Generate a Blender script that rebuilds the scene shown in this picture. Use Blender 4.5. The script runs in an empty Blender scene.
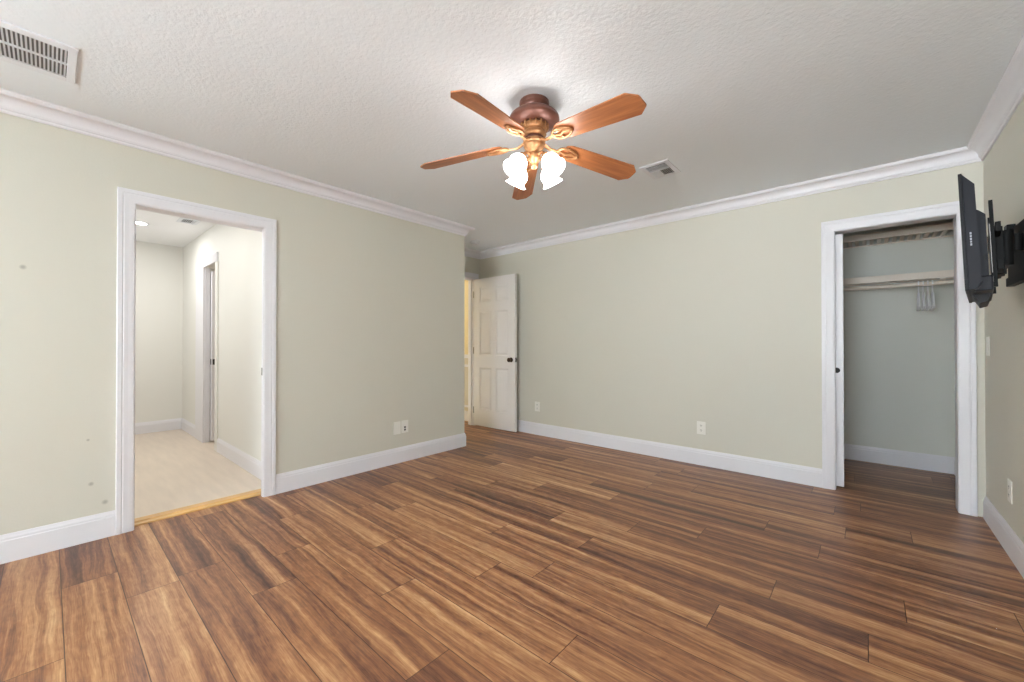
import bpy, bmesh, math, random
from mathutils import Vector, Matrix

C = bpy.context.scene.collection
scene = bpy.context.scene
R = math.radians

# ------------------------------------------------------------------ camera
cam_d = bpy.data.cameras.new('camera')
cam = bpy.data.objects.new('camera', cam_d); C.objects.link(cam)
cam_d.sensor_fit = 'HORIZONTAL'; cam_d.sensor_width = 36.0
cam_d.lens = 36.0 * 405.88 / 1024
cam_d.shift_y = 0.5 / 1024
cam_d.clip_start = 0.02
cam.location = (0, 0, 1.1401)
cam.rotation_euler = (R(90 + 0.3467), 0, R(41.211))
scene.camera = cam

# ------------------------------------------------------------------ view and world
vs = scene.view_settings
vs.view_transform = 'Standard'; vs.look = 'None'; vs.gamma = 1.0; vs.use_curve_mapping = False
vs.exposure = 0.16
scene.display_settings.display_device = 'sRGB'
w = bpy.data.worlds.new('sky'); scene.world = w; w.use_nodes = True
bg = w.node_tree.nodes['Background']
bg.inputs[0].default_value = (0.88, 0.99, 1.07, 1); bg.inputs[1].default_value = 15.5

def area(name, loc, rot, sx, sy, power, col=(1, 1, 1), portal=False, shape='RECTANGLE'):
    l = bpy.data.lights.new(name, 'AREA'); l.shape = shape; l.size = sx
    if shape == 'RECTANGLE': l.size_y = sy
    l.energy = power; l.color = col
    if portal: l.cycles.is_portal = True
    o = bpy.data.objects.new(name, l); C.objects.link(o); o.location = loc; o.rotation_euler = rot
    return o

YR = -3.30          # rear wall, behind the camera
WINS = [(-1.45, 0.45)]
ADDED_WIN = (-2.95, -1.45)    # unseen left-wall window behind the camera, added to light the right wall
WZ = (0.75, 2.15)
# added area light outside the windows, throwing light up through them onto the ceiling
gl = area('added_ceiling_bounce', (-1.0, YR - 7.0, -.25), (R(90 + 10), 0, 0), 6.0, 2.4, 190, (0.95, 0.98, 1.0))
gl.data.spread = R(80)

# ------------------------------------------------------------------ materials
def lin(c):
    return tuple((v / 255 / 12.92) if v / 255 <= .04045 else ((v / 255 + .055) / 1.055) ** 2.4 for v in c)
def mat(name, col, rough=.5, metal=0.0, spec=.5, bump=None, coat=0, emit=None, es=0, var=0.0, vscale=3.0):
    m = bpy.data.materials.new(name); m.use_nodes = True
    nt = m.node_tree; b = nt.nodes['Principled BSDF']
    b.inputs['Base Color'].default_value = (*col, 1); b.inputs['Roughness'].default_value = rough
    b.inputs['Metallic'].default_value = metal; b.inputs['Specular IOR Level'].default_value = spec
    b.inputs['Coat Weight'].default_value = coat
    if emit: b.inputs['Emission Color'].default_value = (*emit, 1); b.inputs['Emission Strength'].default_value = es
    tc = nt.nodes.new('ShaderNodeTexCoord')
    n = nt.nodes.new('ShaderNodeTexNoise'); nt.links.new(tc.outputs['Object'], n.inputs['Vector'])
    n.inputs['Scale'].default_value = vscale; n.inputs['Detail'].default_value = 4
    if var:
        r = nt.nodes.new('ShaderNodeValToRGB')
        r.color_ramp.elements[0].color = (*[max(0, c * (1 - var)) for c in col], 1)
        r.color_ramp.elements[1].color = (*[min(1, c * (1 + var)) for c in col], 1)
        r.color_ramp.elements[0].position = .3; r.color_ramp.elements[1].position = .7
        nt.links.new(n.outputs['Fac'], r.inputs['Fac']); nt.links.new(r.outputs['Color'], b.inputs['Base Color'])
    if bump:
        n2 = nt.nodes.new('ShaderNodeTexNoise'); nt.links.new(tc.outputs['Object'], n2.inputs['Vector'])
        n2.inputs['Scale'].default_value = bump[0]; n2.inputs['Detail'].default_value = 3
        bp = nt.nodes.new('ShaderNodeBump'); bp.inputs['Strength'].default_value = bump[1]; bp.inputs['Distance'].default_value = bump[2]
        nt.links.new(n2.outputs['Fac'], bp.inputs['Height']); nt.links.new(bp.outputs['Normal'], b.inputs['Normal'])
    return m

M = {}
M['wall'] = mat('sage_wall_paint', lin((215, 212, 199)), .55, bump=(90, .15, .002), var=.012, vscale=1.2)
M['closet'] = mat('lightened_closet_paint', lin((224, 225, 217)), .5)  # lightened beyond the room paint to make up for missing daylight
M['hall'] = mat('cream_wall_paint', lin((233, 232, 226)), .6, bump=(90, .15, .002))
M['cream'] = mat('yellow_cream_paint', lin((232, 214, 168)), .6)
M['tan'] = mat('tan_paint', lin((214, 202, 186)), .6)
M['ceil'] = mat('ceiling_paint', lin((238, 243, 247)), .75, bump=(60, .4, .005))
M['ceil2'] = mat('hall_ceiling_paint', lin((246, 247, 248)), .75)
M['trim'] = mat('white_trim_paint', lin((234, 233, 237)), .35)
M['door'] = mat('white_door_paint', lin((232, 229, 228)), .4)
M['plate'] = mat('ivory_plate', lin((238, 236, 228)), .35)
M['slot'] = mat('dark_slot', (.02, .02, .02), .6)
M['ventw'] = mat('white_enamel', lin((232, 235, 240)), .4)
M['ventd'] = mat('duct_dark', (.14, .14, .14), .8)
M['black'] = mat('black_plastic', (.006, .006, .008), .5, spec=.25)
M['shell'] = mat('dark_blue_black_plastic', (.008, .0085, .014), .5, spec=.25)
M['screen'] = mat('black_screen', (.006, .006, .008), .12)
M['steel'] = mat('black_steel', (.005, .005, .005), .55, spec=.2)
M['zinc'] = mat('grey_zinc', lin((150, 148, 146)), .4, metal=.6)
M['bronze'] = mat('dark_bronze', lin((58, 40, 30)), .35, metal=.7)
M['fan_brown'] = mat('rubbed_bronze_brown', lin((112, 72, 60)), .35, metal=.35, var=.15, vscale=30)
M['fan_gold'] = mat('antique_gold', lin((176, 128, 86)), .36, metal=.5, var=.2, vscale=40)
M['beige'] = mat('almond_paint', lin((240, 229, 216)), .5)
M['white'] = mat('white_plastic', lin((250, 250, 252)), .4)
M['threshold'] = mat('light_oak', lin((222, 176, 112)), .35, var=.12, vscale=8)
M['glass'] = None
M['shade'] = mat('frosted_lamp_glass', (.9, .88, .82), .4, emit=(1.0, .98, .97), es=14.5)
M['can'] = mat('lit_lamp_disc', (.9, .9, .9), .4, emit=(1.0, .97, .92), es=12.0)
M['logo'] = mat('pale_lettering', lin((150, 152, 160)), .5)

def blade_mat():
    m = bpy.data.materials.new('cherry_blade_wood'); m.use_nodes = True; nt = m.node_tree
    b = nt.nodes['Principled BSDF']; b.inputs['Roughness'].default_value = .38
    tc = nt.nodes.new('ShaderNodeTexCoord'); mp = nt.nodes.new('ShaderNodeMapping')
    mp.inputs['Scale'].default_value = (3, 40, 40); nt.links.new(tc.outputs['Object'], mp.inputs['Vector'])
    n = nt.nodes.new('ShaderNodeTexNoise'); n.inputs['Scale'].default_value = 1.4; n.inputs['Detail'].default_value = 5
    nt.links.new(mp.outputs[0], n.inputs['Vector'])
    r = nt.nodes.new('ShaderNodeValToRGB')
    r.color_ramp.elements[0].position = .3; r.color_ramp.elements[0].color = (*lin((150, 88, 52)), 1)
    r.color_ramp.elements[1].position = .7; r.color_ramp.elements[1].color = (*lin((190, 122, 74)), 1)
    nt.links.new(n.outputs['Fac'], r.inputs['Fac']); nt.links.new(r.outputs['Color'], b.inputs['Base Color'])
    return m
M['blade'] = blade_mat()

def floor_mat():
    m = bpy.data.materials.new('laminate_planks'); m.use_nodes = True; nt = m.node_tree; N = nt.nodes; L = nt.links
    b = N['Principled BSDF']
    uv = N.new('ShaderNodeUVMap'); uv.uv_map = 'plank'      # metres along / across one plank
    uv2 = N.new('ShaderNodeUVMap'); uv2.uv_map = 'pick'     # two random numbers of the plank
    sp = N.new('ShaderNodeSeparateXYZ'); L.new(uv.outputs[0], sp.inputs[0])
    s2 = N.new('ShaderNodeSeparateXYZ'); L.new(uv2.outputs[0], s2.inputs[0])
    def math_(op, a, bb=None, c=None):
        n = N.new('ShaderNodeMath'); n.operation = op
        for i, v in enumerate((a, bb, c)):
            if v is None: continue
            if isinstance(v, (int, float)): n.inputs[i].default_value = v
            else: L.new(v, n.inputs[i])
        return n.outputs[0]
    def vec(x, y, z):
        n = N.new('ShaderNodeCombineXYZ')
        for i, v in enumerate((x, y, z)):
            if isinstance(v, (int, float)): n.inputs[i].default_value = v
            else: L.new(v, n.inputs[i])
        return n.outputs[0]
    def noise(v, scale, detail, rough=.5, dist=0.0):
        n = N.new('ShaderNodeTexNoise'); n.inputs['Scale'].default_value = scale; n.inputs['Detail'].default_value = detail
        n.inputs['Roughness'].default_value = rough; n.inputs['Distortion'].default_value = dist; L.new(v, n.inputs['Vector']); return n.outputs['Fac']
    u, v, r1, r2 = sp.outputs[0], sp.outputs[1], s2.outputs[0], s2.outputs[1]
    zo = math_('MULTIPLY', r2, 57.0)
    # broad heartwood / sapwood bands that wander along the plank
    warp = noise(vec(math_('MULTIPLY', u, 2.2), math_('MULTIPLY', v, 7.0), math_('ADD', zo, 3.0)), 1.0, 2, .5)
    wr2 = noise(vec(math_('MULTIPLY', u, 7.0), math_('MULTIPLY', v, 24.0), math_('ADD', zo, 5.0)), 1.0, 2, .5)
    vw = math_('MULTIPLY_ADD', math_('SUBTRACT', warp, .5), .060, v)
    vw = math_('MULTIPLY_ADD', math_('SUBTRACT', wr2, .5), .007, vw)
    big = noise(vec(math_('MULTIPLY', u, .5), math_('MULTIPLY', vw, 16.0), zo), 1.0, 4, .6, .15)
    # figure: growth lines that follow the wander, and cathedral arcs
    fig = noise(vec(math_('MULTIPLY', u, 1.6), math_('MULTIPLY', vw, 70.0), math_('ADD', zo, 9.0)), 1.0, 4, .7, .2)
    fine = noise(vec(math_('MULTIPLY', u, 14.0), math_('MULTIPLY', v, 330.0), zo), 1.0, 2, .5, .2)
    mott = noise(vec(math_('MULTIPLY', u, 16.0), math_('MULTIPLY', v, 40.0), math_('ADD', zo, 21.0)), 1.0, 3, .6, .6)
    f = math_('MULTIPLY_ADD', math_('SUBTRACT', big, .5), 2.0, .47)
    f = math_('MULTIPLY_ADD', math_('SUBTRACT', fig, .5), .62, f)
    f = math_('MULTIPLY_ADD', math_('SUBTRACT', fine, .5), .42, f)
    f = math_('MULTIPLY_ADD', math_('SUBTRACT', mott, .5), .42, f)
    f = math_('MULTIPLY_ADD', math_('SUBTRACT', r1, .5), .26, f)
    rp = N.new('ShaderNodeValToRGB'); cr = rp.color_ramp
    cols = [(0.0, (80, 52, 41)), (.25, (118, 77, 57)), (.5, (156, 106, 72)), (.74, (186, 138, 96)), (1.0, (214, 173, 128))]
    cr.elements[0].position = 0; cr.elements[0].color = (*lin(cols[0][1]), 1)
    cr.elements[1].position = 1; cr.elements[1].color = (*lin(cols[-1][1]), 1)
    for p, c in cols[1:-1]:
        e = cr.elements.new(p); e.color = (*lin(c), 1)
    L.new(f, rp.inputs['Fac'])
    # seams
    W, LEN = 0.1895, 1.2195
    dv = math_('MINIMUM', v, math_('SUBTRACT', W, v)); du = math_('MINIMUM', u, math_('SUBTRACT', LEN, u))
    d = math_('MINIMUM', dv, du)
    seam = N.new('ShaderNodeMapRange'); seam.inputs['From Min'].default_value = .0006; seam.inputs['From Max'].default_value = .0022
    L.new(d, seam.inputs['Value'])
    mx = N.new('ShaderNodeMix'); mx.data_type = 'RGBA'
    L.new(seam.outputs[0], mx.inputs['Factor']); mx.inputs[6].default_value = (*lin((66, 42, 30)), 1); L.new(rp.outputs['Color'], mx.inputs[7])
    L.new(mx.outputs[2], b.inputs['Base Color'])
    b.inputs['Roughness'].default_value = .36; b.inputs['Specular IOR Level'].default_value = .4
    bp = N.new('ShaderNodeBump'); bp.inputs['Strength'].default_value = .25; bp.inputs['Distance'].default_value = .001
    L.new(seam.outputs[0], bp.inputs['Height']); L.new(bp.outputs['Normal'], b.inputs['Normal'])
    return m
M['floor'] = floor_mat()

def hall_floor_mat():
    m = mat('pale_vinyl_plank', lin((222, 206, 188)), .3, var=.06, vscale=2.5); nt = m.node_tree
    mp = nt.nodes.new('ShaderNodeMapping'); mp.inputs['Scale'].default_value = (1.0, 7.0, 1.0)
    tc = [n for n in nt.nodes if n.type == 'TEX_COORD'][0]; n = [n for n in nt.nodes if n.type == 'TEX_NOISE'][0]
    nt.links.new(tc.outputs['Object'], mp.inputs['Vector']); nt.links.new(mp.outputs[0], n.inputs['Vector'])
    return m
M['hall_floor'] = hall_floor_mat()

def wall_left_mat():     # the sage paint with a few filled nail holes on it
    m = M['wall'].copy(); m.name = 'sage_wall_paint_with_filled_holes'; nt = m.node_tree; N = nt.nodes; L = nt.links
    b = N['Principled BSDF']; src = b.inputs['Base Color'].links[0].from_socket
    geo = N.new('ShaderNodeNewGeometry'); prev = None
    for (y, z, r) in ((.166, .328, .011), (.224, .207, .013), (-.092, 1.551, .012), (.153, .585, .007)):
        d = N.new('ShaderNodeVectorMath'); d.operation = 'DISTANCE'; L.new(geo.outputs['Position'], d.inputs[0]); d.inputs[1].default_value = (-3.391, y, z)
        mr = N.new('ShaderNodeMapRange'); mr.inputs['From Min'].default_value = r * .4; mr.inputs['From Max'].default_value = r * 1.3
        mr.inputs['To Min'].default_value = .55; mr.inputs['To Max'].default_value = 0.0; L.new(d.outputs['Value'], mr.inputs['Value'])
        if prev is None: prev = mr.outputs[0]
        else:
            a = N.new('ShaderNodeMath'); a.operation = 'MAXIMUM'; L.new(prev, a.inputs[0]); L.new(mr.outputs[0], a.inputs[1]); prev = a.outputs[0]
    mx = N.new('ShaderNodeMix'); mx.data_type = 'RGBA'; L.new(prev, mx.inputs['Factor']); L.new(src, mx.inputs[6]); mx.inputs[7].default_value = (*lin((140, 138, 124)), 1)
    L.new(mx.outputs[2], b.inputs['Base Color'])
    return m
M['wall_left'] = wall_left_mat()

# ------------------------------------------------------------------ mesh helpers
class MB:
    def __init__(s): s.bm = bmesh.new()
    def box(s, x0, x1, y0, y1, z0, z1, bev=0.0, mtx=None):
        v = [s.bm.verts.new((x, y, z)) for x in (x0, x1) for y in (y0, y1) for z in (z0, z1)]
        F = [s.bm.faces.new([v[i] for i in q]) for q in ((0, 1, 3, 2), (4, 6, 7, 5), (0, 4, 5, 1), (2, 3, 7, 6), (0, 2, 6, 4), (1, 5, 7, 3))]
        if bev:
            es = list({e for f in F for e in f.edges})
            g = bmesh.ops.bevel(s.bm, geom=es, offset=bev, segments=2, affect='EDGES', profile=.6)
            v = list({x for f in g['faces'] for x in f.verts} | {x for x in v if x.is_valid})
            v = list({x for y_ in v for x in s._island(y_)})
        if mtx is not None: bmesh.ops.transform(s.bm, matrix=mtx, verts=[x for x in v if x.is_valid])
        return s
    def _island(s, v0):
        seen = {v0}; st = [v0]
        while st:
            v = st.pop()
            for e in v.link_edges:
                o = e.other_vert(v)
                if o not in seen: seen.add(o); st.append(o)
        return seen
    def prism(s, poly, axis, a, b, mtx=None):
        """extrude a polygon given in the two other axes"""
        def P(p, h): return {'x': (h, p[0], p[1]), 'y': (p[0], h, p[1]), 'z': (p[0], p[1], h)}[axis]
        A = [s.bm.verts.new(P(p, a)) for p in poly]; B = [s.bm.verts.new(P(p, b)) for p in poly]
        n = len(poly)
        s.bm.faces.new(A); s.bm.faces.new(B[::-1])
        for i in range(n): s.bm.faces.new((A[i], B[i], B[(i + 1) % n], A[(i + 1) % n]))
        if mtx is not None: bmesh.ops.transform(s.bm, matrix=mtx, verts=A + B)
        return s
    def lathe(s, prof, seg=32, mtx=None, cap=True):
        rings = []
        for (r, z) in prof:
            rings.append([s.bm.verts.new((r * math.cos(2 * math.pi * i / seg), r * math.sin(2 * math.pi * i / seg), z)) for i in range(seg)])
        for a, b in zip(rings, rings[1:]):
            for i in range(seg): s.bm.faces.new((a[i], a[(i + 1) % seg], b[(i + 1) % seg], b[i]))
        if cap:
            s.bm.faces.new(rings[0][::-1]); s.bm.faces.new(rings[-1])
        if mtx is not None: bmesh.ops.transform(s.bm, matrix=mtx, verts=[v for r in rings for v in r])
        return s
    def tube(s, pts, r, seg=8, closed=False, flat=1.0):
        P = [Vector(p) for p in pts]; n = len(P); rings = []; ref = None
        rr = r if isinstance(r, (list, tuple)) else [r] * n
        for i in range(n):
            if closed: t = (P[(i + 1) % n] - P[i - 1]).normalized()
            else: t = (P[min(i + 1, n - 1)] - P[max(i - 1, 0)]).normalized()
            if ref is None:
                ref = Vector((0, 0, 1)) if abs(t.z) < .9 else Vector((1, 0, 0))
            a = (ref - t * ref.dot(t)).normalized(); ref = a; b = t.cross(a)
            rings.append([s.bm.verts.new(P[i] + (a * math.cos(2 * math.pi * k / seg) * flat + b * math.sin(2 * math.pi * k / seg)) * rr[i]) for k in range(seg)])
        m = n if closed else n - 1
        for i in range(m):
            a, b = rings[i], rings[(i + 1) % n]
            for k in range(seg): s.bm.faces.new((a[k], a[(k + 1) % seg], b[(k + 1) % seg], b[k]))
        if not closed: s.bm.faces.new(rings[0][::-1]); s.bm.faces.new(rings[-1])
        return s
    def sweep(s, path, prof, closed=False, flip=1):
        """profile (offset, z) carried along a 2-D path with mitred corners; offset goes to the left of the path (flip=-1: right)"""
        n = len(path); rings = []
        for i, p in enumerate(path):
            p = Vector(p)
            d0 = (p - Vector(path[i - 1])).normalized() if (closed or i > 0) else None
            d1 = (Vector(path[(i + 1) % n]) - p).normalized() if (closed or i < n - 1) else None
            if d0 is None: d0 = d1
            if d1 is None: d1 = d0
            n0, n1 = Vector((-d0.y, d0.x)), Vector((-d1.y, d1.x))
            k = (n0 + n1) / max(1e-6, 1 + n0.dot(n1)) * flip
            rings.append([s.bm.verts.new((p.x + k.x * o, p.y + k.y * o, z)) for (o, z) in prof])
        m = n if closed else n - 1; q = len(prof)
        for i in range(m):
            a, b = rings[i], rings[(i + 1) % n]
            for k in range(q): s.bm.faces.new((a[k], a[(k + 1) % q], b[(k + 1) % q], b[k]))
        if not closed: s.bm.faces.new(rings[0][::-1]); s.bm.faces.new(rings[-1])
        return s
    def build(s, name, m, parent=None, loc=(0, 0, 0), smooth=None):
        bm = s.bm; bmesh.ops.recalc_face_normals(bm, faces=bm.faces)
        if smooth:
            for f in bm.faces: f.smooth = True
            for e in bm.edges:
                if len(e.link_faces) == 2 and e.calc_face_angle(0) > R(smooth): e.smooth = False
        me = bpy.data.meshes.new(name); bm.to_mesh(me); bm.free()
        me.materials.append(m)
        o = bpy.data.objects.new(name, me); C.objects.link(o); o.location = loc
        if parent: o.parent = parent
        return o

def struct(o): o['kind'] = 'structure'; return o
def tag(o, label, cat, group=None):
    o['label'] = label; o['category'] = cat
    if group: o['group'] = group
    return o
def empty(name, loc=(0, 0, 0), rot=(0, 0, 0)):
    o = bpy.data.objects.new(name, None); C.objects.link(o); o.location = loc; o.rotation_euler = rot; o.empty_display_size = .1
    return o
def copy_tree(o, parent=None):
    c = o.copy(); C.objects.link(c)
    if parent: c.parent = parent
    for ch in list(o.children): copy_tree(ch, c)
    return c

# ------------------------------------------------------------------ room numbers (metres; floor z = 0)
XL, YE, XN, YB, XR, H = -3.391, 3.065, -4.154, 4.057, 0.580, 2.44
T = .11
LD = (.352, 1.055, 2.0)            # left doorway: y0, y1, height
CD = (-.190, .458, 2.022)          # closet doorway: x0, x1, height
ED = (3.165, 3.925, 2.045)         # entry doorway: y0, y1, height
CY = 5.235                         # closet rear face
XH, YH1, YH2, XS = -6.92, 1.188, 1.188, -5.26    # hall: far wall, side wall (near / far section), where the sections meet

# walls (each one mesh of boxes around its openings)
J = .02
def wall(name, boxes, m): 
    b = MB()
    for q in boxes: b.box(*q)
    return struct(b.build(name, m))
wall('wall_left', [(XL - T, XL, YR, ADDED_WIN[0], 0, H), (XL - T, XL, ADDED_WIN[1], LD[0] - J, 0, H), (XL - T, XL, ADDED_WIN[0], ADDED_WIN[1], 0, WZ[0]), (XL - T, XL, ADDED_WIN[0], ADDED_WIN[1], WZ[1], H), (XL - T, XL, LD[1] + .055, YE, 0, H), (XL - T, XL, LD[0] - J, LD[1] + .055, LD[2] + J, H),
                   (XN, XL - T, YE - T, YE, 0, H)], M['wall_left'])
wall('wall_entry', [(XN - T, XN, YE - T, ED[0] - J, 0, H), (XN - T, XN, ED[1] + J, YB, 0, H), (XN - T, XN, ED[0] - J, ED[1] + J, ED[2] + J, H)], M['wall'])
wall('wall_back', [(XN - T, CD[0] - J, YB, YB + .12, 0, H), (CD[1] + J, XR, YB, YB + .12, 0, H), (CD[0] - J, CD[1] + J, YB, YB + .12, CD[2] + J, H)], M['wall'])
wall('wall_right', [(XR, XR + .12, YR - .12, CY + .1, 0, H)], M['wall'])
wall('wall_closet', [(-1.5, XR, CY, CY + .1, 0, H), (-1.6, -1.5, YB + .12, CY + .1, 0, H)], M['closet'])
rb = []
xs = [XL - T] + [v for p in WINS for v in p] + [XR]
for i in range(0, len(xs), 2): rb.append((xs[i], xs[i + 1], YR - .12, YR, 0, H))
for (x0, x1) in WINS: rb += [(x0, x1, YR - .12, YR, 0, WZ[0]), (x0, x1, YR - .12, YR, WZ[1], H)]
wall('wall_rear', rb, M['wall'])
# hall beyond the left doorway
wall('wall_hall', [(XS, XL - T, YH1, YH1 + .12, 0, H), (XH, -5.76, YH2, YH2 + .12, 0, H), (-5.76, XS, YH2, YH2 + .12, 2.02, H),
                   (XH - .1, XH, -1.0, YH2 + .12, 0, H), (XH, XL - T, -1.1, -1.0, 0, H)], M['hall'])
wall('wall_small_room', [(-6.3, -6.2, 1.30, 2.6, 0, H), (-4.9, -4.8, 1.33, 2.6, 0, H), (-6.3, -4.8, 2.6, 2.7, 0, H)], M['tan'])
# passage beyond the entry doorway
wall('wall_passage', [(-7.2, XN - T, 4.10, 4.2, 0, H), (-7.3, -7.2, 2.9, 4.2, 0, H), (-7.2, XN - T, 2.8, 2.9, 0, H)], M['cream'])

# windows behind the camera; the left-wall one is added for its light
for i, (loc, rz, hw) in enumerate((((-.5, YR - .06, WZ[0]), 0, .95), ((XL - .055, -2.2, WZ[0]), -90, .75))):
    root = struct(empty('window_%d' % (i + 1), loc, (0, 0, R(rz))))
    hh = WZ[1] - WZ[0]
    b = MB()
    for q in ((-hw, -hw + .05, 0, hh), (hw - .05, hw, 0, hh), (-hw + .05, hw - .05, 0, .05), (-hw + .05, hw - .05, hh - .05, hh), (-hw + .05, hw - .05, hh / 2 - .02, hh / 2 + .02)):
        b.box(q[0], q[1], -.03, .03, q[2], q[3])
    b.build('window_frame', M['trim'], root)
    MB().box(-hw - .05, hw + .05, .056, .10, -.03, 0).build('window_sill', M['trim'], root)

# ceilings
b = MB().box(XL - T, XR + .12, YR - .12, CY + .1, H, H + .1).box(XN - T, XL - T, YE - T, YB + .12, H, H + .1)
struct(b.build('ceiling', M['ceil']))
b = MB().box(XH - .1, XL - T, -1.1, 2.7, H, H + .1)
struct(b.build('ceiling_hall', M['ceil2']))
struct(MB().box(-7.3, XN - T, 2.8, 4.2, H, H + .1).build('ceiling_passage', M['ceil2']))

# floors
def plank_floor():
    rnd = random.Random(11); W, LEN, Y0 = .1895, 1.2195, .044
    known = {0: -2.826, 1: -2.501, 2: -2.55, 3: -2.10, 4: -1.18, 8: -1.235, 9: -.492, 10: -.002, 12: .117, 13: -.758, 15: -.482}
    rects = [(XL - .070, XR + .06, YR - .05, CY + .05), (-7.25, XL - .070, YE - .06, 4.15)]
    bm = bmesh.new(); l1 = bm.loops.layers.uv.new('plank'); l2 = bm.loops.layers.uv.new('pick')
    tone = {}
    for k in range(-18, 30):
        base = known.get(k, rnd.uniform(-LEN, 0)); ya, yb = Y0 + W * k, Y0 + W * (k + 1)
        off = (base % LEN)
        for j in range(-8, 3):
            xa = off + LEN * j; xb = xa + LEN
            r1, r2 = rnd.random(), rnd.random()
            for (rx0, rx1, ry0, ry1) in rects:
                a, c, d, e = max(xa, rx0), min(xb, rx1), max(ya, ry0), min(yb, ry1)
                if c - a < 1e-4 or e - d < 1e-4: continue
                f = bm.faces.new([bm.verts.new(p) for p in ((a, d, 0), (c, d, 0), (c, e, 0), (a, e, 0))])
                for lp in f.loops:
                    lp[l1].uv = (lp.vert.co.x - xa, lp.vert.co.y - ya); lp[l2].uv = (r1, r2)
    me = bpy.data.meshes.new('floor'); bm.to_mesh(me); bm.free(); me.materials.append(M['floor'])
    o = bpy.data.objects.new('floor', me); C.objects.link(o); return struct(o)
plank_floor()
struct(MB().box(XH - .1, XL - .072, -1.1, 2.7, -.05, -.0005).box(XH - .1, XL - .168, -1.1, 2.7, -.0005, .004).build('floor_hall', M['hall_floor']))
struct(MB().prism([(XL - .170, 0), (XL - .056, 0), (XL - .058, .009), (XL - .080, .013), (XL - .086, .020), (XL - .150, .020), (XL - .170, .006)], 'y', LD[0] + .001, LD[1] + .0355).build('trim_9', M['threshold']))

# crown moulding all the way round, one mitred piece
D, P = .0934, .0834
prof = [(0, H - D), (.010, H - D), (.013, H - D + .006), (.013, H - D + .014), (.020, H - D + .018), (.022, H - D + .024)]
for i in range(7):
    t = i / 6 * math.pi / 2
    prof.append((.024 + (P - .034) * (1 - math.cos(t)), H - D + .026 + (D - .048) * math.sin(t)))
prof += [(P - .006, H - .018), (P - .003, H - .012), (P, H - .010), (P, H), (0, H)]
path = [(XL, YR), (XR, YR), (XR, YB), (XN, YB), (XN, YE), (XL, YE)]
struct(MB().sweep(path, prof, closed=True).build('trim_1', M['trim'], smooth=25))

# baseboards
BH, BT = .147, .014
bprof = [(0, 0), (BT, 0), (BT, BH - .034), (BT - .003, BH - .030), (BT - .003, BH - .020), (BT - .007, BH - .010), (BT - .010, BH), (0, BH)]
CW = .080
def base(name, path, flip=1): return struct(MB().sweep(path, bprof, flip=flip).build(name, M['trim']))
base('baseboard_left', [(XN, ED[0] - CW - .005), (XN, YE), (XL, YE), (XL, LD[1] + CW + .005)])
base('baseboard_left_front', [(XL, LD[0] - CW - .005), (XL, YR), (XR, YR), (XR, YB - .02)])
base('baseboard_back', [(CD[0] - CW - .005, YB), (XN, YB)])
base('baseboard_closet', [(XR, YB + .125), (XR, CY), (-1.5, CY), (-1.5, YB + .125)])
base('baseboard_hall', [(XL - T - .002, YH1), (XS + .087, YH1)])
base('baseboard_hall_far', [(-6.112, YH2), (XH, YH2), (XH, -1.0), (XL - T, -1.0)])
base('baseboard_passage', [(XN - T, 4.10), (-7.2, 4.10)])

# door casings: profile across the width, swept up-over-down with mitres in the wall's plane
def casing(name, plane, at, out, a0, a1, h, w=CW, zb=0.0, m=None, grooves=True):
    """plane 'x' or 'y': the wall's normal axis; at: wall face; out: +1/-1 side it stands out to; a0..a1 opening on the other axis"""
    pr = [(0, 0), (0, .009), (.004, .011), (.016, .0122), (.029, .0128), (w * .60, .0150), (w * .63, .0138), (w * .68, .0138), (w * .72, .0168), (w - .004, .0175), (w, .015), (w, 0)]
    bm = bmesh.new(); rev = .004; rings = []
    for k in range(4):
        ring = []
        for (c, t) in pr:
            c2 = c + rev
            a = (a0 - c2) if k < 2 else (a1 + c2); z = zb if k in (0, 3) else h + c2
            p = (at + out * t, a, z) if plane == 'x' else (a, at + out * t, z)
            ring.append(bm.verts.new(p))
        rings.append(ring)
    q = len(pr)
    for A, B in zip(rings, rings[1:]):
        for i in range(q): bm.faces.new((A[i], A[(i + 1) % q], B[(i + 1) % q], B[i]))
    bm.faces.new(rings[0]); bm.faces.new(rings[-1][::-1])
    b = MB(); b.bm.free(); b.bm = bm
    return struct(b.build(name, m or M['trim']))
def jamb(name, plane, lo, hi, a0, a1, h, stop=None):
    """three boards lining an opening through a wall from lo to hi (kept in the wall's thickness)"""
    b = MB(); e = .0005
    for (p, q, z0, z1) in ((a0 - J + e, a0, 0, h), (a1, a1 + J - e, 0, h), (a0 - J + e, a1 + J - e, h, h + J - e)):
        if plane == 'x': b.box(lo, hi, p, q, z0, z1)
        else: b.box(p, q, lo, hi, z0, z1)
    if stop:
        s0, s1 = stop
        for (p, q, z0, z1) in ((a0, a0 + .011, 0, h), (a1 - .011, a1, 0, h), (a0 + .011, a1 - .011, h - .011, h)):
            if plane == 'x': b.box(s0, s1, p, q, z0, z1)
            else: b.box(p, q, s0, s1, z0, z1)
    return struct(b.build(name, M['trim']))
casing('trim_2', 'x', XL, 1, *LD); 
b = MB().box(XL - T, XL, LD[0] - J + .0005, LD[0], 0, LD[2]).box(XL - T, XL, LD[0] - J + .0005, LD[1] + .0545, LD[2], LD[2] + J - .0005)
b.box(XL - .034, XL, LD[1], LD[1] + .0545, 0, LD[2]).box(XL - T, XL - .034, LD[1] + .036, LD[1] + .0545, 0, LD[2])
jl = struct(b.build('trim_3', M['trim']))
casing('trim_4', 'y', YB, -1, *CD); jamb('trim_5', 'y', YB, YB + .12, *CD)
casing('trim_6', 'x', XN, 1, *ED); jamb('trim_7', 'x', XN - T, XN, *ED, stop=(XN - .075, XN - .040))
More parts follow.
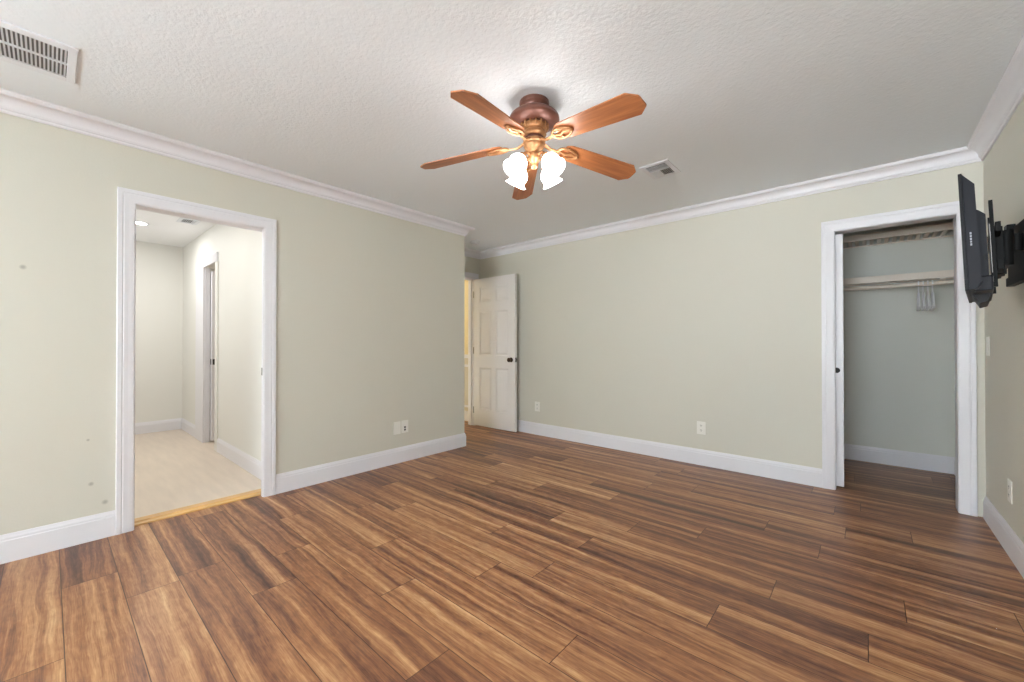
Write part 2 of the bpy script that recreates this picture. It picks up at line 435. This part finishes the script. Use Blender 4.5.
# hall opening: far leg and head only; the near side ends flush with the wall's return
b = MB()
b.box(-6.11, -5.755, YH2 - .018, YH2, 0, 2.12, .003).box(-5.755, XS + .065, YH2 - .018, YH2, 2.02, 2.12, .003)
b.box(-5.760, -5.742, YH2, YH2 + .045, 0, 2.02)
struct(b.build('trim_8', M['trim']))
struct(MB().box(XS - .008, XS + .085, YH2 - .013, YH2, 0, 2.02).build('trim_12', M['hall']))
MB().box(XL - .033, XL - .014, LD[1] - .0025, LD[1] + .001, .905, .962).build('strike_plate', M['zinc'], jl)
MB().box(XL - .046, XL - .0345, LD[1] + .002, LD[1] + .018, .0, .03).build('jamb_shoe', M['bronze'], jl)

# chair rails and panel mouldings on the passage wall
b = MB()
for (z0, z1, t) in ((.93, .985, .022), (.80, .835, .014), (.20, .235, .014)):
    b.box(-7.2, XN - T, 4.10 - t, 4.10, z0, z1, .004)
for x in (-4.55, -5.3, -5.45, -6.2):
    b.box(x - .018, x + .018, 4.10 - .014, 4.10, .235, .80)
struct(b.build('trim_10', M['trim']))
struct(MB().box(-7.2, XN - T, 4.10 - .004, 4.10, .147, .93).build('trim_11', mat('wainscot_paint', lin((214, 205, 186)), .5)))

# ------------------------------------------------------------------ entry door: white six-panel leaf standing open against the rear wall
def six_panel():
    b = MB(); Wd, Hd, t = .757, 2.030, .035; z0 = .012
    cols = [(.115, .340), (.417, .642)]; rows = [(.235, .815), (.985, 1.585), (1.715, 1.925)]
    b.box(0, Wd, -.0095, .0095, z0, z0 + Hd)
    xsl = [0, cols[0][0], cols[0][1], cols[1][0], cols[1][1], Wd]
    for s in (-1, 1):
        y0, y1 = sorted((s * .0095, s * t / 2))
        for (a, c) in ((xsl[0], xsl[1]), (xsl[2], xsl[3]), (xsl[4], xsl[5])): b.box(a, c, y0, y1, z0, z0 + Hd)
        zz = [z0] + [v for r in rows for v in r] + [z0 + Hd]
        for i in range(0, len(zz), 2):
            for (a, c) in cols: b.box(a, c, y0, y1, zz[i], zz[i + 1])
        for (a, c) in cols:
            for (za, zb) in rows:      # sloped sticking and a raised field
                o = [(a, za), (c, za), (c, zb), (a, zb)]
                def loop(d, y): return [b.bm.verts.new((p[0] + (d if p[0] == a else -d), y * s, p[1] + (d if p[1] == za else -d))) for p in o]
                r = [loop(0, t / 2 - .0005), loop(.010, .0105), loop(.022, .0105), loop(.042, .0155)]
                for A, B in zip(r, r[1:]):
                    for i in range(4): b.bm.faces.new((A[i], A[(i + 1) % 4], B[(i + 1) % 4], B[i]))
                b.bm.faces.new(r[-1])
    return b
door = struct(empty('door_1', (XN + .003, 3.945, 0), (0, 0, R(0.6))))
six_panel().build('door_leaf', M['door'], door)
for s in (-1, 1):
    mt = Matrix.Translation((.757 - .066, 0, .935)) @ Matrix.Rotation(R(90) * s, 4, 'X')
    b = MB().lathe([(.031, .0178), (.031, .021), (.027, .025), (.012, .027), (.011, .040), (.016, .044), (.026, .052), (.029, .062), (.026, .071), (.015, .076)], 24, mt)
    b.build('door_knob', M['bronze'], door, smooth=40)
MB().box(.757, .7585, -.012, .012, .905, .965).box(.7585, .766, -.006, .006, .925, .945, .001).build('door_latch', M['bronze'], door)
for z in (.22, 1.05, 1.83):
    MB().box(-.002, .0, -.017, .017, z - .045, z + .045).lathe([(.006, z - .045), (.006, z + .045)], 10, Matrix.Translation((-.001, -.022, 0))).build('door_hinge', M['zinc'], door)

# pocket doors sliding out of the wall: closet, and hall opening
d2 = struct(empty('door_2', (CD[0], YB + .062, 0)))
MB().box(-.60, .048, -.017, .017, .022, 2.005).build('door_leaf', M['trim'], d2)
MB().lathe([(.021, -.0005), (.021, .0014), (.018, .0016), (.016, .0008), (.002, .0006)], 24, Matrix.Translation((.007, -.0172, .932)) @ Matrix.Rotation(R(90), 4, 'X')).build('flush_pull', M['slot'], d2)
d3 = struct(empty('door_3', (-5.76, YH2 + .07, 0)))
MB().box(-.45, .075, -.017, .017, .025, 1.985).build('door_leaf', M['trim'], d3)
MB().box(.0752, .077, -.010, .010, .90, .965).box(.02, .05, -.0195, -.0172, .90, .965).build('edge_pull', M['slot'], d3)

# ------------------------------------------------------------------ ceiling fan with four lit lamps
FX, FY = -1.346, 1.718
fan = tag(empty('ceiling_fan', (FX, FY, H)), 'brown five blade ceiling fan with four lit glass lamps', 'ceiling fan')
MB().lathe([(.0, 0), (.079, 0), (.080, -.010), (.078, -.022), (.070, -.030), (.066, -.040), (.067, -.050), (.072, -.054), (.0, -.054)], 40).build('canopy', M['fan_brown'], fan, smooth=35)
MB().lathe([(.0, -.054), (.080, -.055), (.110, -.064), (.128, -.078), (.135, -.090), (.136, -.100), (.132, -.106), (.126, -.110), (.110, -.118), (.085, -.124), (.0, -.124)], 48).build('motor_housing', M['fan_brown'], fan, smooth=35)
b = MB().lathe([(.0, -.122), (.062, -.124), (.070, -.130), (.072, -.140), (.066, -.150), (.056, -.155), (.056, -.160), (.064, -.166), (.066, -.176), (.060, -.186), (.050, -.190), (.0, -.190)], 40)
for i in range(16):                      # ribbed ornament round the hub
    t = 2 * math.pi * i / 16
    b.tube([(.074 * math.cos(t), .074 * math.sin(t), -.122), (.077 * math.cos(t), .077 * math.sin(t), -.136), (.069 * math.cos(t), .069 * math.sin(t), -.150)], .005, 6)
b.build('hub', M['fan_gold'], fan, smooth=40)
MB().lathe([(.0, -.190), (.050, -.190), (.054, -.196), (.050, -.203), (.0, -.203)], 40).build('hub_ring', M['fan_brown'], fan, smooth=35)
MB().lathe([(.0, -.202), (.052, -.203), (.060, -.210), (.061, -.222), (.055, -.228), (.057, -.236), (.053, -.246), (.042, -.256), (.030, -.264), (.027, -.272), (.033, -.284), (.036, -.300), (.028, -.316), (.016, -.326), (.014, -.336), (.017, -.345), (.011, -.356), (.004, -.362), (.0, -.362)], 40).build('light_fitter', M['fan_gold'], fan, smooth=40)
PH, DROOP, PITCH, RT = 4.884, .1175, R(13), .658
ZR = 2.231 - H
def blade_parts(k):
    a = PH + 2 * math.pi * k / 5
    mt = Matrix.Rotation(a, 4, 'Z') @ Matrix.Translation((0, 0, ZR)) @ Matrix.Rotation(math.atan(DROOP), 4, 'Y') @ Matrix.Rotation(-PITCH, 4, 'X')
    w0, w1 = .058, .071
    pl = [(.175, -.020), (.185, -.045), (.215, -w0)] + [(RT - .046, -w1), (RT - .003, -w1 + .036), (RT, -w1 + .046), (RT, w1 - .046), (RT - .003, w1 - .036), (RT - .046, w1)] + [(.215, w0), (.185, .045), (.175, .020)]
    b = MB().prism(pl, 'z', -.003, .003)
    bl = b.build('blade', M['blade'], fan); bl.matrix_local = mt
    # iron: an arm from the hub, opening into a pierced leaf-shaped loop screwed under the blade
    b = MB()
    b.tube([(.060, 0, -.002), (.095, 0, -.016), (.130, 0, -.014), (.160, 0, -.010)], [.013, .010, .009, .010], 10, flat=.6)
    loop = []
    for i in range(28):
        t = 2 * math.pi * i / 28
        loop.append((.208 + .060 * math.cos(t), .034 * math.sin(t) * (1 - .25 * math.cos(t)), -.010))
    b.tube(loop, .0075, 8, closed=True)
    b.tube([(.160, 0, -.010), (.195, .006, -.011), (.225, -.008, -.011), (.258, 0, -.010)], [.006, .009, .009, .006], 8)
    for (x, y) in ((.195, .022), (.195, -.022), (.250, 0)):
        b.lathe([(.0055, -.015), (.0055, -.003)], 10, Matrix.Translation((x, y, 0)))
    ir = b.build('blade_iron', M['fan_gold'], bl, smooth=45)
for k in range(5): blade_parts(k)
va = math.atan2(FY, FX)                  # the lamps sit between the view axis and its perpendicular
for i, dg in enumerate((45, 135, 225, 315)):
    a = va + R(dg)
    arm_mt = Matrix.Rotation(a, 4, 'Z')
    b = MB().tube([(.026, 0, -.292), (.052, 0, -.286), (.070, 0, -.294), (.082, 0, -.312)], .008, 8)
    tilt = Matrix.Translation((.082, 0, -.310)) @ Matrix.Rotation(R(-36), 4, 'Y') @ Matrix.Scale(.93, 4)
    b.lathe([(.014, .006), (.023, -.002), (.027, -.016), (.026, -.026)], 20, tilt)
    b.bm.transform(arm_mt)
    arm = b.build('lamp_arm', M['fan_gold'], fan, smooth=45)
    b = MB().lathe([(.023, -.020), (.033, -.030), (.047, -.048), (.053, -.068), (.050, -.086), (.047, -.098), (.053, -.110), (.064, -.122), (.061, -.122), (.050, -.110), (.044, -.097), (.047, -.085), (.050, -.068), (.044, -.050), (.031, -.033), (.021, -.022)], 28, arm_mt @ tilt, cap=False)
    sh = b.build('lamp_shade', M['shade'], arm, smooth=60)
    MB().lathe([(.010, -.022), (.012, -.040), (.022, -.060), (.024, -.072), (.018, -.086), (.006, -.094)], 16, arm_mt @ tilt).build('bulb', M['shade'], arm, smooth=50)

# ------------------------------------------------------------------ ceiling grilles
def grille(x0, x1, y0, y1):
    cx, cy = (x0 + x1) / 2, (y0 + y1) / 2
    o = empty('ceiling_vent', (cx, cy, H)); hx, hy = (x1 - x0) / 2, (y1 - y0) / 2; f = .045; g = .030
    b = MB()
    for q in ((-hx, hx, -hy, -hy + g), (-hx, hx, hy - g, hy), (-hx, -hx + f, -hy + g, hy - g), (hx - f, hx, -hy + g, hy - g)): b.box(q[0], q[1], q[2], q[3], -.008, 0, .002)
    b.box(-.006, .006, -hy + g, hy - g, -.0075, -.001)
    b.build('vent_frame', M['ventw'], o)
    MB().box(-hx + f, hx - f, -hy + g, hy - g, -.0012, -.0002).build('duct_opening', M['ventd'], o)
    b = MB(); n = int((2 * hy - 2 * g) / .0126)
    for i in range(n):
        y = -hy + g + (i + .5) * (2 * hy - 2 * g) / n
        b.box(-hx + f, hx - f, -.0031, .0031, -.0006, .0006, 0, Matrix.Translation((0, y, -.0045)) @ Matrix.Rotation(R(24), 4, 'X'))
    b.build('slats', M['ventw'], o)
    return o
VG = 'white metal grilles in the ceilings'
tag(grille(-2.965, -2.607, -.50, .081), 'large white return air grille in ceiling near left crown moulding', 'vent', VG)
def register(x0, x1, y0, y1, z=H):
    cx, cy = (x0 + x1) / 2, (y0 + y1) / 2
    o = empty('ceiling_vent', (cx, cy, z)); hx, hy = (x1 - x0) / 2, (y1 - y0) / 2; f = .034
    b = MB()
    for (p, q, r, s) in ((-hx, hx, -hy, -hy + f), (-hx, hx, hy - f, hy), (-hx, -hx + f, -hy + f, hy - f), (hx - f, hx, -hy + f, hy - f)): b.box(p, q, r, s, -.007, 0, .002)
    ym = -hy + f + .085
    b.box(-hx + f, hx - f, ym - .004, ym + .004, -.012, -.001)
    b.build('vent_frame', M['ventw'], o)
    MB().box(-hx + f, hx - f, -hy + f, hy - f, -.0012, -.0002).build('duct_opening', M['ventd'], o)
    b = MB()
    for i in range(5):
        y = -hy + f + .009 + i * .0165
        b.box(-hx + f, hx - f, -.0085, .0085, -.0006, .0006, 0, Matrix.Translation((0, y, -.008)) @ Matrix.Rotation(R(35), 4, 'X'))
    n = 10
    for i in range(n):
        x = -hx + f + (i + .5) * (2 * hx - 2 * f) / n
        s = -1 if i < n / 2 else 1
        b.box(-.0055, .0055, ym + .004, hy - f, -.0006, .0006, 0, Matrix.Translation((x, 0, -.008)) @ Matrix.Rotation(R(42 * s), 4, 'Y'))
    b.build('slats', M['ventw'], o)
    return o
tag(register(-1.262, -1.052, 2.862, 3.138), 'small square white air register in ceiling beside the fan', 'vent', VG)
tag(register(-5.50, -5.29, .885, 1.055), 'small white air register in hall ceiling seen through left doorway', 'vent', VG)

# smoke detector in the entry nook
sd = tag(empty('smoke_detector', (-3.74, 3.56, H)), 'round white smoke detector on ceiling above the open white door', 'smoke detector')
MB().lathe([(.0, 0), (.066, 0), (.066, -.012), (.058, -.018), (.0, -.018)], 32).build('detector_base', M['ventw'], sd, smooth=35)
MB().lathe([(.0, -.018), (.052, -.018), (.055, -.030), (.044, -.040), (.0, -.042)], 32).build('detector_cover', M['ventw'], sd, smooth=35)

# recessed lamp in the hall ceiling
def can(x, y):
    o = empty('recessed_light', (x, y, H))
    MB().lathe([(.066, -.001), (.088, -.001), (.090, -.004), (.084, -.008), (.066, -.005)], 32, cap=False).build('trim_ring', M['ventw'], o, smooth=40)
    MB().lathe([(.0, -.003), (.066, -.003), (.066, -.0045), (.0, -.0045)], 32).build('lamp_disc', M['can'], o)
    return o
tag(can(-5.87, .63), 'round lit recessed lamp in hall ceiling beyond left doorway', 'ceiling light')
area('hall_disk_light', (-5.87, .63, H - .02), (0, 0, 0), .12, .12, 9, (1.0, .985, .96), shape='DISK')
area('hall_disk_light', (-4.35, .30, H - .02), (0, 0, 0), .12, .12, 9, (1.0, .985, .96), shape='DISK')  # added light without a fixture, brightens the near hall wall
area('hall_ceiling_fill', (-5.2, -.85, 1.75), (R(125), 0, 0), .6, .12, 10, (.96, .98, 1.0))  # added unseen light to lift the hall ceiling; no vanity there
area('small_room_light', (-5.5, 2.0, H - .02), (0, 0, 0), .12, .12, 6, (1, .96, .92), shape='DISK')
area('passage_fill_light', (-5.3, 3.5, H - .03), (0, 0, 0), .25, .25, 12, (1, .91, .74), shape='DISK')  # added warm passage light; no lamp fixture stands there

# ------------------------------------------------------------------ outlets and switches
def plate(kind):
    """local: face looks to -Y, centre at origin"""
    o = empty('wall_outlet' if kind != 'switch' else 'light_switch')
    MB().box(-.0385, .0385, -.005, 0, -.060, .060, .002).build('cover_plate', M['plate'], o)
    if kind == 'duplex':
        for z in (-.0225, .0225):
            rc = MB().prism([(-.0165, z - .010), (-.010, z - .0155), (.010, z - .0155), (.0165, z - .010), (.0165, z + .010), (.010, z + .0155), (-.010, z + .0155), (-.0165, z + .010)], 'y', -.0065, -.0045).build('receptacle', M['plate'], o)
            MB().box(-.0075, -.0045, -.0070, -.0064, z - .002, z + .008).box(.0045, .0075, -.0070, -.0064, z - .002, z + .008).lathe([(.0025, -.0003), (.0025, .0003)], 8, Matrix.Translation((0, -.0067, z - .008)) @ Matrix.Rotation(R(90), 4, 'X')).build('slots', M['slot'], rc)
    elif kind == 'blank':
        MB().box(-.0165, .0165, -.0065, -.0045, -.034, .034, .001).build('insert', M['plate'], o)
    elif kind == 'jack':
        for z in (-.006, -.030):
            MB().box(-.009, .009, -.0066, -.0045, z - .009, z + .009, .001).build('jack', M['slot'], o)
    else:
        MB().box(-.0165, .0165, -.0085, -.0045, -.034, .034, .002, Matrix.Rotation(R(2), 4, 'X')).build('rocker', M['plate'], o)
    return o
OG = 'ivory cover plates on the sage walls'
def put(o, loc, rz, label, cat='outlet'):
    o.location = loc; o.rotation_euler = (0, 0, R(rz)); tag(o, label, cat, OG)
put(plate('blank'), (XL, 2.2, .336), 90, 'ivory plate on left wall beside the one with dark jacks')
put(plate('jack'), (XL, 2.287, .338), 90, 'ivory plate with two dark jacks low on left wall')
put(plate('duplex'), (-3.128, YB, .352), 0, 'ivory outlet low on wall beside the open white door')
put(plate('duplex'), (-1.182, YB, .349), 0, 'ivory outlet low on wall between white door and closet')
put(plate('duplex'), (XR, 3.436, .342), -90, 'ivory outlet low on wall beneath the television')
put(plate('switch'), (XR, 3.945, 1.125), -90, 'ivory light switch beside the closet casing', 'light switch')

# ------------------------------------------------------------------ television on its swing-arm mount
tv = tag(empty('television', (.287, 2.429, 1.592), (0, R(-2.2), R(-8.0))), 'flat black television seen edge-on, held out from wall', 'television')
TH, TW = .475, .775
hb = TH / 2
b = MB()
for q in ((0, TW, -hb, -hb + .045), (0, TW, hb - .03, hb), (0, .03, -hb + .045, hb - .03), (TW - .03, TW, -hb + .045, hb - .03)): b.box(0, .011, q[0], q[1], q[2], q[3], .002)
b.build('bezel', M['black'], tv)
MB().box(.002, .010, .03, TW - .03, -hb + .045, hb - .03).build('screen', M['screen'], tv)
MB().prism([(.011, -hb + .004), (.011, hb - .004), (.043, hb - .052), (.046, -hb + .03), (.03, -hb + .004)], 'y', .006, TW - .006).build('back_shell', M['shell'], tv)
MB().prism([(.043, -hb + .045), (.043, hb - .140), (.050, hb - .146), (.067, hb - .166), (.067, -hb + .05)], 'y', .075, TW - .075).build('electronics_bump', M['shell'], tv)
MB().box(.024, .076, .045, TW - .045, -hb - .002, -hb + .058, .006).build('speaker_bar', M['shell'], tv)
MB().prism([(.018, -hb - .002), (.072, -hb - .002), (.060, -hb - .036), (.036, -hb - .042)], 'y', .20, TW - .20).build('stand_socket', M['black'], tv)
b = MB()
for i, (z0, z1) in enumerate(((.050, .041), (.038, .030), (.027, .018), (.015, .008), (.005, -.004))):   # small pale maker's lettering down the side
    b.box(.022, .027, .0050, .0062, z1 - .055, z0 - .055)
b.build('lettering', M['logo'], tv)
MB().box(.054, .066, .0735, .0752, -.115, -.09, .0005).build('port_cover', M['black'], tv)

mount = tag(empty('tv_wall_mount', (XR, 3.08, 1.58)), 'black steel swing arm mount fixed to the wall behind the television', 'tv mount')
def to_m(p): return Vector(p) - Vector((XR, 3.08, 1.58))
tvm = Matrix.Translation((.287, 2.429, 1.592)) @ Matrix.Rotation(R(-8), 4, 'Z') @ Matrix.Rotation(R(-2.2), 4, 'Y')
mi = Matrix.Translation((-XR, -3.08, -1.58)) @ tvm
b = MB().box(-.028, 0, -.21, .215, -.105, .112, .003)
for z in (-.120, .118): b.box(-.034, -.004, -.215, .22, z - .022, z + .022, .003)
b.box(-.05, -.02, .10, .16, .125, .162, .003)
b.build('wall_plate', M['steel'], mount)
for y in (.20, .56):
    MB().box(.078, .090, y - .014, y + .014, -.215, .150, .001, mi).box(.074, .0765, y - .010, y + .010, -.02, .06, 0, mi).build('bracket_rail', M['steel'], mount)
    MB().box(.0760, .0785, y - .016, y - .006, -.155, .050, .0005, mi).box(.0760, .079, y - .016, y - .006, -.195, -.170, .0005, mi).build('hook_strip', M['zinc'], mount, ) 
MB().box(.092, .108, .185, .575, -.145, -.105, .002, mi).box(.092, .108, .185, .575, .015, .055, .002, mi).box(.092, .116, .33, .44, -.15, .06, .002, mi).build('tv_plate', M['steel'], mount)
def link(p, q, z0, z1, wd):
    p, q = Vector(p), Vector(q); d = (q - p); L_ = d.length; a = math.atan2(d.y, d.x)
    mt = Matrix.Translation((p.x - XR, p.y - 3.08, -1.58)) @ Matrix.Rotation(a, 4, 'Z')
    b = MB().box(0, L_, -wd / 2, wd / 2, z0, z1, .004, mt)
    for x in (0, L_): b.lathe([(wd * .62, z0 - .012), (wd * .62, z1 + .012)], 20, mt @ Matrix.Translation((x, 0, 0)))
    return b
e1 = mi @ Vector((.125, .385, 0)); e1 = (e1.x + XR, e1.y + 3.08)
link(e1, (.500, 3.135), 1.50, 1.555, .036).build('front_arm', M['steel'], mount)
link((.512, 2.905), (.500, 3.135), 1.575, 1.63, .036).build('rear_arm', M['steel'], mount)
link(e1, (.495, 2.93), 1.575, 1.63, .036).build('front_arm', M['steel'], mount)

# ------------------------------------------------------------------ closet: two slatted shelves, pole, hangers
def shelf(z, front, label, drop=.030):
    o = tag(empty('closet_shelf', (-.46, front, z)), label, 'shelf', 'slatted closet shelves')
    x0, x1 = -1.035, XR + .46 - .002; dep = CY - front
    MB().box(x0, x1, 0, .019, -drop, .060 - drop, .002).build('fascia', M['beige'], o)
    MB().box(x0, x1, dep - .02, dep - .001, -.010, .0, .001).build('rear_cleat', M['beige'], o)
    b = MB(); n = int((x1 - x0) / .052)
    for i in range(n):
        xx = x0 + .006 + i * .052
        b.box(xx, xx + .028, .019, dep - .002, 0.0, .014)
    b.build('slats', M['beige'], o)
    return o
shelf(2.097, 4.90, 'upper beige slatted closet shelf close to the door head', .012)
lower = shelf(1.722, 4.90, 'lower beige slatted closet shelf just above the hanging pole')
MB().box(1.0 - .055, 1.0 - .020, .019, .040, -.050, -.030, .001).build('pole_bracket', M['beige'], lower, (0, -.021, 0)).location = (-.03, -.018, 0)
PY, PZ = 4.915, 1.652
pole = MB().tube([(-1.498, PY, PZ), (XR - .002, PY, PZ)], .018, 16).build('closet_pole', M['beige'], None, smooth=50)
tag(pole, 'beige wooden hanging pole beneath the lower closet shelf', 'pole')
def hanger_mesh():
    b = MB(); r = .0045
    hook = [(0, math.cos(t) * .0238, math.sin(t) * .0238) for t in [R(200 - 20 * i) for i in range(0, 14)]]
    b.tube(hook + [(0, .012, -.045), (0, 0, -.058), (0, 0, -.075)], r, 8)
    s = [(0, 0, -.075), (0, .05, -.090), (0, .11, -.140), (0, .158, -.190), (0, .168, -.204), (0, .158, -.216), (0, .08, -.218), (0, -.08, -.218), (0, -.158, -.216), (0, -.168, -.204), (0, -.158, -.190), (0, -.11, -.140), (0, -.05, -.090)]
    b.tube(s, .0075, 8, closed=True)
    return b
hl = ['white plastic hanger at the left of the bunch on the closet pole', 'white plastic hanger second from left in bunch on closet pole', 'white plastic hanger second from right in bunch on closet pole', 'white plastic hanger at the right of the bunch on the closet pole']
hp = None
for i, (x, rz) in enumerate(((.331, -2), (.359, -2), (.387, -2), (.415, -2))):
    if hp is None: o = hp = hanger_mesh().build('clothes_hanger', M['white'], smooth=60)
    else: o = copy_tree(hp)
    o.location = (x, PY, PZ); o.rotation_euler = (0, 0, R(rz)); tag(o, hl[i], 'hanger', 'white hangers on the closet pole')
